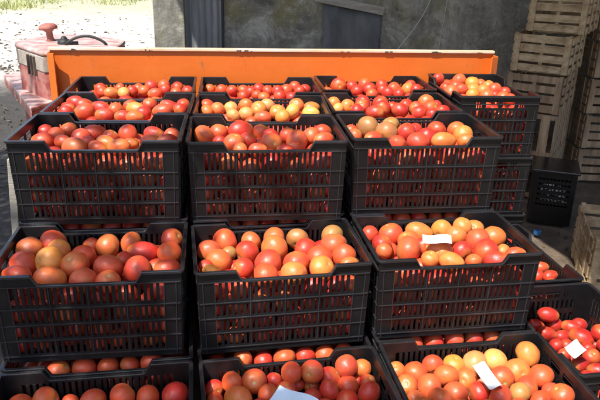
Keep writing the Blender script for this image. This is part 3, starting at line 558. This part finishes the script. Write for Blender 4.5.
for n in ('CL', 'DL', 'EL', 'CR', 'DR', 'ER'):
    x, y, r, z, _ = pos(n)
    for k in (1, 2):
        if n[0] == 'C' and k == 1: continue
        if n == 'CL' or n == 'CR': x2, y2 = x - .02 * math.sin(r), y + .045
        else: x2, y2 = x, y + (.025 if n[0] == 'D' else .03)
        crate(x2, y2, r, z - STEP * k, 0, 'black plastic crate %s below the %s' % ('one level' if k == 1 else 'two levels', WHERE[n])); allcr.append((x2, y2, r, z - STEP * k, 0, n.lower() + str(k), 2))
for k in (1, 2):
    x, y, r, z, _ = pos('F')
    crate(x + .006 * k, y + .01, r, z - (STEP) * k, 1, 'black plastic crate turned end-on, %s below the rear right one' % ('one level' if k == 1 else 'two levels')); allcr.append((x + .006 * k, y + .01, r, z - STEP * k, 1, 'f' + str(k), 1))

# ---------------------------------------------------------------- tomatoes
COLS = {'R': (.50, .034, .018), 'OR': (.60, .075, .026), 'O': (.62, .12, .034), 'Y': (.68, .205, .045), 'YY': (.78, .37, .10), 'G': (.38, .18, .055), 'D': (.42, .020, .014)}  # yellow tones: part ripeness, part overexposed sunlight put into the colour
CNAME = {'R': 'red', 'OR': 'orange-red', 'O': 'orange', 'Y': 'yellowish', 'YY': 'pale-yellow', 'G': 'green-tinged', 'D': 'dark red'}
def tomato_mesh(kind, seed):
    rnd = random.Random(seed); seg, rings = 28, 18; mb = MB(); vs = []
    lob = rnd.choice([4, 5, 6]); ph = rnd.random() * 6; la = .018 + .022 * rnd.random(); ox, oy = rnd.gauss(0, .03), rnd.gauss(0, .03)
    for j in range(rings + 1):
        th = math.pi * j / rings
        for k in range(seg):
            a = 2 * math.pi * k / seg
            r = math.sin(th) * (1 + la * math.cos(lob * a + ph) * (0.5 + .5 * math.cos(th)))
            z = math.cos(th)
            if kind == 'round':
                z = z * .90; z -= .13 * math.exp(-(r / .20) ** 2) * (1 if z > 0 else .35); r *= 1.0 + .03 * z
            else:
                z = z * 1.22; z -= .10 * math.exp(-(r / .16) ** 2) * (1 if z > 0 else 0); r *= .90 - .05 * z
            vs.append((r * math.cos(a) + ox * (z + .4), r * math.sin(a) + oy * (z + .4), z))
    vs2 = [vs[0]] + vs[seg:rings * seg] + [vs[rings * seg]]
    fs = [(0, 1 + k, 1 + (k + 1) % seg) for k in range(seg)]
    for j in range(rings - 2):
        for k in range(seg):
            a = 1 + j * seg + k; b = 1 + j * seg + (k + 1) % seg; fs.append((a, a + seg, b + seg, b))
    last = len(vs2) - 1; o = 1 + (rings - 2) * seg
    fs += [(last, o + (k + 1) % seg, o + k) for k in range(seg)]
    mb.add(vs2, fs, True); return mb.mesh('tomato', M_TOM)
ROUND = [tomato_mesh('round', i) for i in range(6)]
PLUM = [tomato_mesh('plum', 50 + i) for i in range(5)]
def world(c, p):
    s, k = math.sin(c[2]), math.cos(c[2]); return Vector((c[0] + p[0] * k - p[1] * s, c[1] + p[0] * s + p[1] * k, c[3] + p[2]))
tops = {}        # crate key -> list of (local pos, radius) for keeping the fill away
items = []
for n, lst in TOPS.items():
    c = CRATES[n]; tops[n] = [(Vector(q[:3]), q[3]) for q in lst]
    for q in lst:
        wp = world(c, q); d = (wp - Vector((0, 0, CAM_Z))).length
        items.append([q[3] / d, n, wp, q[3], q[4], q[5], Vector(q[:3])])
low = {}
for (x, y, r, z, tn, key, dep) in allcr:
    if len(key) == 2 and key[0] in 'cb':
        lst = []; xx = -.155
        while xx < .17:
            rr = random.uniform(.029, .034); lst.append((Vector((xx + rr, -.118 + random.uniform(0, .012), -.047 - random.uniform(0, .012))), rr)); xx += 2 * rr + .002
        tops[key] = lst
        for p, rr in lst:
            wp = world((x, y, r, z), p); items.append([rr / wp.length * .8, key, wp, rr, .9, random.choice(['R', 'OR', 'OR']), p])
items.sort(key=lambda a: -a[0])
single = items[:300]; rest = items[300:]
ORD = ['first', 'second', 'third', 'fourth', 'fifth', 'sixth', 'seventh', 'eighth', 'ninth', 'tenth', 'eleventh', 'twelfth']
bycr = {}
for it in single: bycr.setdefault(it[1], []).append(it)
for n, lst in bycr.items():
    if n[0] in 'cb':
        lst.sort(key=lambda a: a[2].x)
        for i, it in enumerate(lst):
            it.append('tomato %s from left, peeking from the crate under the %s' % (ORD[i], ('%s one, %s' % (COLN[n[1]], 'third row' if n[0] == 'c' else 'second row'))))
        continue
    lst.sort(key=lambda a: -a[6].y if not 0 else 0)
    nb = 3 if len(lst) > 8 else 1
    for b in range(nb):
        part = lst[len(lst) * b // nb: len(lst) * (b + 1) // nb]; part.sort(key=lambda a: a[2].x)
        side = ['at the back', 'midway', 'at the front'][b] if nb == 3 else 'inside'
        for i, it in enumerate(part):
            it.append('%s tomato, %s from left %s %s' % (CNAME[it[5]], ORD[i], side + (' of' if nb == 3 and b != 1 else ' in' if nb == 3 else ''), 'the ' + WHERE[n]))
rt = random.Random(77)
for it in single:
    _, n, wp, r, flat, ck, lp, label = it
    col = COLS[ck]; j = rt.uniform(.85, 1.12)
    plum = flat < .86 and n[-1] in 'L' or n == 'J' or (flat < .8) or (n == 'H' and rt.random() < .6)
    if n[0] in 'cb': plum = False
    o = bpy.data.objects.new('tomato', rt.choice(PLUM if plum else ROUND)); C.objects.link(o)
    if plum:
        s = r / 1.10; o.scale = (s, s * rt.uniform(.94, 1.0), s * rt.uniform(.95, 1.05))
        ax = Vector((1, rt.uniform(-.5, .5), rt.uniform(-.25, .25))).normalized() * rt.choice((1, -1))
        q = ax.to_track_quat('Z', 'Y')
    else:
        r *= 1.04; o.scale = (r, r * rt.uniform(.95, 1.02), r * rt.uniform(.93, 1.04))
        ax = Vector((rt.gauss(0, 1), rt.gauss(0, 1), rt.gauss(0, 1))).normalized()
        q = ax.to_track_quat('Z', 'Y')
    o.rotation_euler = (q.to_matrix() @ Matrix.Rotation(rt.random() * 6.28, 3, 'Z')).to_euler()
    o.location = wp; o.color = (min(1, col[0] * j), col[1] * j * rt.uniform(.8, 1.25), col[2], 1)
    tag(o, label, 'tomato', 'tomatoes heaped in the black crates')

# the fruit deeper in the crates, seen between the slots
def ball_mesh(seg, rings):
    vs = [(0, 0, 1)]
    for j in range(1, rings):
        th = math.pi * j / rings
        vs += [(math.sin(th) * math.cos(2 * math.pi * k / seg), math.sin(th) * math.sin(2 * math.pi * k / seg), math.cos(th)) for k in range(seg)]
    vs.append((0, 0, -1)); fs = [(0, 1 + k, 1 + (k + 1) % seg) for k in range(seg)]
    for j in range(rings - 2):
        for k in range(seg):
            a = 1 + j * seg + k; b = 1 + j * seg + (k + 1) % seg; fs.append((a, a + seg, b + seg, b))
    o = 1 + (rings - 2) * seg; L = len(vs) - 1
    fs += [(L, o + (k + 1) % seg, o + k) for k in range(seg)]
    return vs, fs
BV, BF = ball_mesh(18, 12)
mb = MB(); tint = []
def fill_ball(p, r, col):
    a = random.uniform(.86, 1.0); q = Matrix.Rotation(random.random() * 6.28, 3, 'Z') @ Matrix.Rotation(random.random() * 3, 3, 'X')
    mb.add([p + q @ Vector((x * r, y * r * a, z * r)) for x, y, z in BV], BF, True)
    tint.extend([(*col, 1)] * len(BV))
def rcol(key=''):
    ck = random.choice(['R', 'OR', 'D', 'R', 'OR', 'R', 'O', 'R', 'D']) if key[:1] != 'H' else 'D'
    c = COLS[ck]; j = random.uniform(.8, 1.15); return (c[0] * j, c[1] * j, c[2] * j)
for it in rest: fill_ball(it[2], it[3], COLS[it[5]])
for (x, y, r, z, tn, key, dep) in allcr:
    hx, hy = (LX / 2, LY / 2) if not tn else (LY / 2, LX / 2)
    hx -= .052; hy -= .052
    sp_ = .066; tl = tops.get(key, [])
    zz = -CH + .04; lay = 0
    zmax = -.072 if key not in ('H',) else -.15
    if key[0] == 'A': zmax = -.105
    if dep: zmax = -.08
    while zz < zmax:
        ny_ = max(2, round(2 * hy / sp_)); nx_ = max(2, round(2 * hx / sp_))
        for j in range(ny_ + 1):
            for i in range(nx_ + 1):
                px = -hx + 2 * hx * i / nx_ + (sp_ / 2 if (lay + j) % 2 else 0) * (1 if i < nx_ else -1) * .6
                py = -hy + 2 * hy * j / ny_
                rr = random.uniform(.030, .038)
                lx_, ly_ = hx + .052 - .0235 - rr, hy + .052 - .0235 - rr
                p = Vector((max(-lx_, min(lx_, px * 1.06 + random.gauss(0, .007))), max(-ly_, min(ly_, py * 1.12 + random.gauss(0, .005))), zz + random.gauss(0, .007)))
                if any((p - t).length < .74 * (rr + tr_) for t, tr_ in tl): continue
                fill_ball(world((x, y, r, z), p), rr, rcol(key))
        zz += .048; lay += 1
fo = mb.build('tomato_fill', M_TOMF)
at = fo.data.color_attributes.new('tint', 'FLOAT_COLOR', 'POINT')
at.data.foreach_set('color', [c for t4 in tint for c in t4])
tag(fo, 'mass of tomatoes filling the crates, glimpsed through their slots', 'tomatoes', kind='stuff')

# ---------------------------------------------------------------- paper slips
def paper(p, w_, d_, rz, tilt, mat, label, curl=.006):
    mb = MB(); n = 8
    for k in (0, 1):
        for j in range(5):
            for i in range(n + 1):
                u, v = i / n - .5, j / 4 - .5
                mb.v.append((u * w_, v * d_, curl * math.sin(u * 5) + curl * 1.5 * (v * v) - k * .0006))
    m = (n + 1) * 5
    for j in range(4):
        for i in range(n):
            a = j * (n + 1) + i
            mb.f.append((a, a + 1, a + n + 2, a + n + 1)); mb.f.append((a + m, a + n + 1 + m, a + n + 2 + m, a + 1 + m)); mb.sm += [True, True]
    o = mb.build('paper_slip', mat); o.location = p; o.rotation_euler = (tilt[0], tilt[1], rz)
    return tag(o, label, 'paper', 'paper slips lying on the tomatoes')
paper((.428, 1.862, -.266), .088, .036, R(-4), (R(22), R(3)), M_PAPER, 'white paper slip on the tomatoes in the right crate of the second row')
paper((.542, 1.565, -.552), .042, .088, R(24), (R(16), R(6)), M_PAPER, 'narrow white paper slip on the tomatoes in the right crate of the front row')
paper((-.008, 1.435, -.560), .12, .075, R(-28), (R(14), R(4)), M_PAPERB, 'bluish paper slip at the front of the middle crate of the front row', .008)
paper((.893, 1.80, -.612), .05, .045, R(30), (R(25), R(-8)), M_PAPER, 'crumpled white paper scrap among the dark red tomatoes', .012)


# ---------------------------------------------------------------- trailer
A6 = R(6.3)
t_ = empty('farm_trailer', (-.11, 3.20, GZ - .018), A6)
# local: x along the board, y away from the camera
mb = MB(); mb.box(-1.075, 1.06, 0, .012, .13, 1.118); 
mb.build('headboard', M_ORANGE, t_, .0015)
mb = MB(); mb.box(-1.078, 1.063, -.012, .022, 1.1185, 1.132); mb.build('top_edge_glare', M_EDGE, t_, .003)
mb = MB(); rc_ = random.Random(5)
for x in (-.98, -.62, -.2, -.16, .31, .52, .74, .78, .97):
    for q in range(3): u = x + rc_.uniform(-.02, .02); mb.box(u, u + rc_.uniform(.004, .018), -.0128, -.0121, 1.1188 + rc_.uniform(0, .004), 1.1225 + rc_.uniform(0, .006))
mb.build('rust_chips', M_DECK, t_)
mb = MB(); mb.prism([(-1.079, -.002), (-1.079, -.040), (-1.046, -.056), (-1.043, -.049), (-1.072, -.035), (-1.072, -.002)], .13, 1.112)
mb.build('end_flange', M_ORANGE, t_, .0015)
mb = MB(); mb.prism([(1.056, -.002), (1.056, -.055), (1.022, -.075), (1.026, -.081), (1.064, -.060), (1.064, -.002)], .13, 1.112)
mb.build('end_flange', M_ORANGE, t_, .0015)
mb = MB(); mb.box(-1.07, 1.13, -2.25, -.001, .115, .185); mb.build('deck', M_DECK, t_)
mb = MB()
for x in (-.7, .7): mb.box(x - .04, x + .04, -2.2, 0, .03, .114)
mb.build('chassis_beam', M_DECK, t_)
tag(t_, 'orange steel trailer headboard and deck carrying the tomato crates', 'trailer')

# board standing at the left of the crates
mb = MB(); M = Matrix.Translation((-.985, 2.10, -.46)) @ Matrix.Rotation(R(4), 4, 'Y') @ Matrix.Rotation(R(8), 4, 'Z')
mb.box(-.012, .012, -.05, .05, -.36, .36, M)
tag(mb.build('wooden_board', M_PLANK, None, .002), 'pale weathered board standing upright against the left stack of crates', 'board')

# ---------------------------------------------------------------- red tractor behind the trailer
tk = empty('faded_tractor', (-1.2, 3.6, GZ))
def rel(pts): return [(x + 1.2, y - 3.6) for x, y in pts]
hood = rel([(-1.50, 3.46), (-1.47, 3.39), (-1.235, 3.125), (-1.05, 3.145), (-.92, 3.26), (-.96, 3.60), (-1.2, 3.80), (-1.42, 3.76)])
mb = MB(); mb.prism(hood, 1.06, 1.085); mb.build('hood', M_FADED_GLARE, tk, .01)
def scale_poly(pts, k):
    cx = sum(p[0] for p in pts) / len(pts); cy = sum(p[1] for p in pts) / len(pts)
    return [(cx + (x - cx) * k, cy + (y - cy) * k) for x, y in pts]
mb = MB(); mb.prism(scale_poly(hood, .985), .985, 1.0595); mb.build('side_panel', M_BAND, tk, .004)
mb = MB(); mb.prism(scale_poly(hood, .965), .55, .9845); mb.build('lower_panel', M_RED, tk, .004)
# vent bars on the flank
mb = MB(); a, b = Vector((*hood[1], 0)), Vector((*hood[2], 0)); d = (b - a).normalized(); nrm = Vector((d.y, -d.x, 0))
for k in range(3):
    q = a + d * (.17 + .04 * k) + nrm * .004; MM = Matrix.Translation((q.x, q.y, 0)) @ Matrix.Rotation(math.atan2(d.y, d.x), 4, 'Z')
    mb.box(-.005, .005, -.004, .02, .955, 1.05, MM)
mb.build('vent', M_DECK, tk)
MM = Matrix.Translation((-.125, -.10, 1.083)) @ Matrix.Rotation(R(-6), 4, 'Y') @ Matrix.Scale(.88, 4)
mb = MB(); mb.lathe([(.028, 0), (.022, .012), (.019, .02), (.020, .055), (.032, .066), (.052, .070), (.055, .080), (.050, .092), (.036, .101), (.014, .106), (.010, .100)], 24, MM)
mb.build('filler_cap', M_RUST, tk)
mb = MB(); mb.lathe([(.034, 0), (.033, .012), (.026, .022), (.016, .026), (.013, .036), (.004, .04)], 14, Matrix.Translation((-.02, -.20, 1.085)))
mb.box(-.03, .05, -.225, -.19, 1.086, 1.10); mb.build('valve', M_RUBBER, tk, .003)
mb = MB(); mb.tube([(.0 + .20 * u, -.24 + .03 * u, 1.085 + .045 * math.sin(math.pi * u) ** .7) for u in [i / 14 for i in range(15)]], .007, 8); mb.build('hose', M_RUBBER, tk)
fend = rel([(-1.72, 3.76), (-1.60, 3.90), (-1.20, 3.12), (-1.245, 2.955), (-1.47, 3.34)])
mb = MB(); mb.prism(fend, .835, .853); mb.build('fender', M_FADED_GLARE, tk, .004)
mb = MB(); mb.prism(scale_poly(fend, .985), .795, .8345); mb.build('fender_edge', M_RED, tk, .004)
mb = MB(); mb.box(-.15, .25, -.1, .15, 0, .55); mb.build('engine_block', M_DECK, tk)
tag(tk, 'faded red and white tractor with a mushroom cap behind the orange board', 'tractor')

# ---------------------------------------------------------------- shed behind
WY = 4.75; WA = R(4)
sh_ = empty('shed', (-1.06, WY, GZ), WA)
mb = MB(); mb.box(0, .215, 0, .3, 0, 3.2); mb.build('pillar', M_WALL, sh_, .006)
mb = MB()
pr = []; nn = 60
for i in range(nn + 1):
    x = .22 + .27 * i / nn; pr.append((x, .06 + .003 * math.sin(i * .62)))
mb.prism(pr + [(.49, .09), (.22, .09)], 0, 3.2); o = mb.build('metal_sheet', M_SHEET, sh_)
mb = MB(); mb.box(.492, 5.5, .03, .16, 0, 3.2); mb.build('wall', M_WALL, sh_)
mb = MB(); mb.box(.474, .491, .0, .06, 0, 3.2); mb.build('corner_strip', M_RUBBER, sh_)
# dark cloth nailed under a sloping batten
mb = MB(); vs = []; nx, nz = 24, 12
for j in range(nz + 1):
    for i in range(nx + 1):
        u, v = i / nx, j / nz; x = 1.20 + .42 * u; z = 1.20 - .07 * u - 1.1 * v
        vs.append((x, .012 - .012 * math.sin(u * 9 + v * 2) - .010 * math.sin(u * 23) * v, z))
mb.add(vs, [(j * (nx + 1) + i, (j + 1) * (nx + 1) + i, (j + 1) * (nx + 1) + i + 1, j * (nx + 1) + i + 1) for j in range(nz) for i in range(nx)], True)
o = mb.build('hanging_cloth', M_TARP, sh_); sd = o.modifiers.new('s', 'SOLIDIFY'); sd.thickness = .004
mb = MB(); MM = Matrix.Translation((1.38, -.018, 1.205)) @ Matrix.Rotation(R(10), 4, 'Y'); mb.box(-.25, .25, -.012, .012, -.028, .028, MM); mb.build('batten', M_PLANK, sh_, .002)
mb = MB(); mb.box(-.52, 5.6, -1.95, .6, 3.0, 3.04, Matrix.Rotation(R(0), 4, 'X'))
mb.build('roof', M_SHEET, sh_)  # roof above view, its overhang sized to keep the wall shaded
mb = MB(); mb.box(.02, .09, .0, .012, .97, 1.16); mb.build('pillar_patch', M_PLANK, sh_) if 0 else None
tag(sh_, 'grey weathered shed wall with concrete pillar, tin sheet and dark cloth', 'shed')

# unseen canopy on posts, added and shaped to shade the wooden crates
ln_ = empty('shade_canopy', (0, 0, GZ))
mb = MB(); mb.prism(SHADE_OUTLINE, 2.6, 2.62); mb.build('roof', M_SHEET, ln_)  # roof of the added, unseen shade canopy
for x, y in ((3.0, .4), (3.0, 3.9)):
    mb = MB(); mb.box(x - .04, x + .04, y - .04, y + .04, 0, 2.599); mb.build('shade_post', M_BARK, ln_)
tag(ln_, 'unseen tin canopy added to shade the stacked wooden crates on the right', 'roof')

# cables on the wall
mb = MB(); W0 = Matrix.Translation((-1.06, WY, GZ)) @ Matrix.Rotation(WA, 4, 'Z')
mb.tube([W0 @ Vector((2.00 - .27 * u - .0 * u + .07 * math.sin(u * 3.1), -.015, 1.50 - .62 * u)) for u in [i / 14 for i in range(15)]], .0035, 6)
tag(mb.build('cable', M_WIRE), 'pale thin cable slanting down the grey shed wall', 'cable')
mb = MB()
mb.tube([W0 @ Vector((2.10 - .05 * u, .022, 1.38 - .6 * u)) for u in [i / 8 for i in range(9)]], .003, 6)
tag(mb.build('cable', M_WIRE), 'faint short cable hanging near vertical right of the slanting one', 'cable')

# ---------------------------------------------------------------- wooden crates
def wood_crate(x, y, z, rz, w_, d_, h_, mode, label, mat=None, lean=0):
    """mode 'flat': horizontal slats on the end; 'up': stood on its end so its slats run upright"""
    mat = mat or M_WOOD; e = empty('wooden_crate', (x, y, z), rz); e.rotation_euler = (0, lean, rz)
    rnd = random.Random(int(x * 1000 + z * 77)); p = .022
    def put(mb, name):
        o = mb.build(name, mat, e, .0012); return o
    if mode == 'flat':
        for sx_ in (0, 1):
            for sy_ in (0, 1):
                mb = MB(); X = sx_ * (w_ - p); Y = sy_ * (d_ - p); mb.box(X, X + p, Y, Y + p, .002, h_ - .002); put(mb, 'corner_post')
        for nm, yy in (('end_slats', -.010), ('end_slats', d_ + .001)):
            mb = MB(); n = 4; sh2 = h_ / n
            for k in range(n):
                j = rnd.uniform(-.003, .003); hh = sh2 * rnd.uniform(.70, .80)
                M = Matrix.Translation((w_ / 2, yy, k * sh2 + sh2 / 2 + j)) @ Matrix.Rotation(rnd.uniform(-.012, .012), 4, 'Y')
                mb.box(-w_ / 2, w_ / 2, 0, .009, -hh / 2, hh / 2, M)
            for X in (.0, w_ - .04): mb.box(X + .002, X + .038, yy - .0075, yy - .0005, .004, h_ - .004) if yy < 0 else None
            if yy < 0: mb.box(w_ / 2 - .012, w_ / 2 + .012, yy + .0095, yy + .016, .004, h_ - .004)
            put(mb, nm)
        for xx in (-.010, w_ + .001):
            mb = MB(); n = 4; sh2 = h_ / n
            for k in range(n):
                hh = sh2 * rnd.uniform(.66, .8); mb.box(xx, xx + .009, -.001, d_ + .001, k * sh2 + .005, k * sh2 + .005 + hh)
            for Y in (.08, d_ / 2, d_ - .1): mb.box(xx + (.0095 if xx > 0 else -.0075), xx + (.017 if xx > 0 else -.0005), Y - .018, Y + .018, .004, h_ - .004)
            put(mb, 'side_slats')
        mb = MB(); n = 5
        for k in range(n): mb.box(.003, w_ - .003, .01 + k * (d_ - .02) / n, .01 + k * (d_ - .02) / n + (d_ - .02) / n * .8, .0, .007)
        put(mb, 'bottom_slats')
    else:
        for Z in (0, h_ - .03):
            mb = MB(); mb.box(0, w_, 0, .02, Z, Z + .03); mb.box(0, w_, d_ - .02, d_, Z, Z + .03)
            mb.box(0, .02, .02, d_ - .02, Z + .001, Z + .029); mb.box(w_ - .02, w_, .02, d_ - .02, Z + .001, Z + .029); put(mb, 'frame')
        for face in range(3):
            mb = MB(); L = w_ if face == 0 else d_; n = max(3, int(L / .085)); s = L / n
            for k in range(n):
                a = k * s + rnd.uniform(.002, .008); b = a + s * rnd.uniform(.62, .8)
                if face == 0: mb.box(a, b, -.010, -.001, .002, h_ - .002)
                elif face == 1: mb.box(w_ + .001, w_ + .010, a, b, .002, h_ - .002)
                else: mb.box(-.010, -.001, a, b, .002, h_ - .002)
            put(mb, 'upright_slats')
        mb = MB(); mb.box(.021, w_ - .021, .021, d_ - .021, h_ - .012, h_ - .004); put(mb, 'top_board')
    return tag(e, label, 'crate', 'wooden crates piled by the shed')
WG = -1.0; rz = R(-30)
for x, y, z, h, mode, lab, mt in [
    (1.46, 4.42, .095, .25, 'flat', 'topmost grey wooden crate of the pile beside the shed wall', M_WOOD),
    (1.385, 4.40, -.16, .25, 'flat', 'wooden crate second from the top of the pile beside the shed wall', M_WOOD),
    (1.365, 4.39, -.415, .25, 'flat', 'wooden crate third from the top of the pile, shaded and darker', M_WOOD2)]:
    wood_crate(x, y, z, rz, .35, .52, h, mode, lab, mt)
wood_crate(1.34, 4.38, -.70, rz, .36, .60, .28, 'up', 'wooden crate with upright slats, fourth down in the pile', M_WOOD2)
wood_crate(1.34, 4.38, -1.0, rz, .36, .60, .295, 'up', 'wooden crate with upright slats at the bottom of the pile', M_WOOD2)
rz2 = R(-3)
for k in range(5):
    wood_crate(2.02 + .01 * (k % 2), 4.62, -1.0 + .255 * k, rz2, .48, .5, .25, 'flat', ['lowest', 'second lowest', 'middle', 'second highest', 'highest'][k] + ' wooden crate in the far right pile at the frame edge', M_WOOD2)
wood_crate(1.43, 2.90, -1.0, R(-14), .42, .5, .3, 'flat', 'wooden crate on the ground at the right edge beside the dirt', M_WOOD)


# small black crate turned over by the wooden pile, white pieces behind its slits painting in daylight
bx = empty('black_crate', BOXP, BOXR)
mb = MB(); W_, D_, H_ = .25, .27, .335
mb.box(.012, W_ - .012, .012, D_ - .012, 0, .02); mb.box(.012, W_ - .012, .012, D_ - .012, H_ - .02, H_)
for X in (0, W_ - .03):
    for Y in (0, D_ - .03): mb.box(X, X + .03, Y, Y + .03, .0005, H_ - .0005)
mb.build('corner_post', M_BLACK, bx, .004)
for nm, ax in (('front_wall', 0), ('side_wall', 1), ('side_wall', 2), ('back_wall', 3)):
    mb = MB(); L = (W_ if ax in (0, 3) else D_) - .06; n = 9
    MM = {0: Matrix.Translation((.03, 0, 0)), 1: Matrix.Translation((W_, .03, 0)) @ Matrix.Rotation(math.pi / 2, 4, 'Z'),
          2: Matrix.Translation((.008, .03, 0)) @ Matrix.Rotation(math.pi / 2, 4, 'Z'), 3: Matrix.Translation((.03, D_ - .008, 0))}[ax]
    for k in range(10):
        z0_ = .002 + k * .033; mb.box(0, L, .001, .006, z0_, z0_ + (.021 if 2 < k < 9 else .034), MM)
    for k in range(n + 1): mb.box(k * L / n - .003, k * L / n + .003, .0, .007, .003, H_ - .003, MM)
    mb.build(nm, M_BLACK, bx)
mb = MB(); mb.box(-.014, W_ + .014, -.012, D_ + .012, H_ + .0005, H_ + .018); mb.build('base_plate', M_RIM, bx, .006)
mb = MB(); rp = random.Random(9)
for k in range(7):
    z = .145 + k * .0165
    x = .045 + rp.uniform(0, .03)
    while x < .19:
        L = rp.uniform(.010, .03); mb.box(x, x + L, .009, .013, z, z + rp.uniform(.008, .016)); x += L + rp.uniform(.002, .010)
mb.build('slit_light', M_SLITLIGHT, bx)
tag(bx, 'small black slotted crate turned over on the ground, white painted light behind its slits', 'crate')
mb = MB(); mb.lathe([(.02, 0), (.021, .002), (.021, .022), (.018, .026), (.0, .027)][:4] + [(.004, .027)], 20, Matrix.Translation(CAPP))
tag(mb.build('bottle_cap', M_BLUE), 'small blue plastic cap on the ground before the black crate', 'cap')
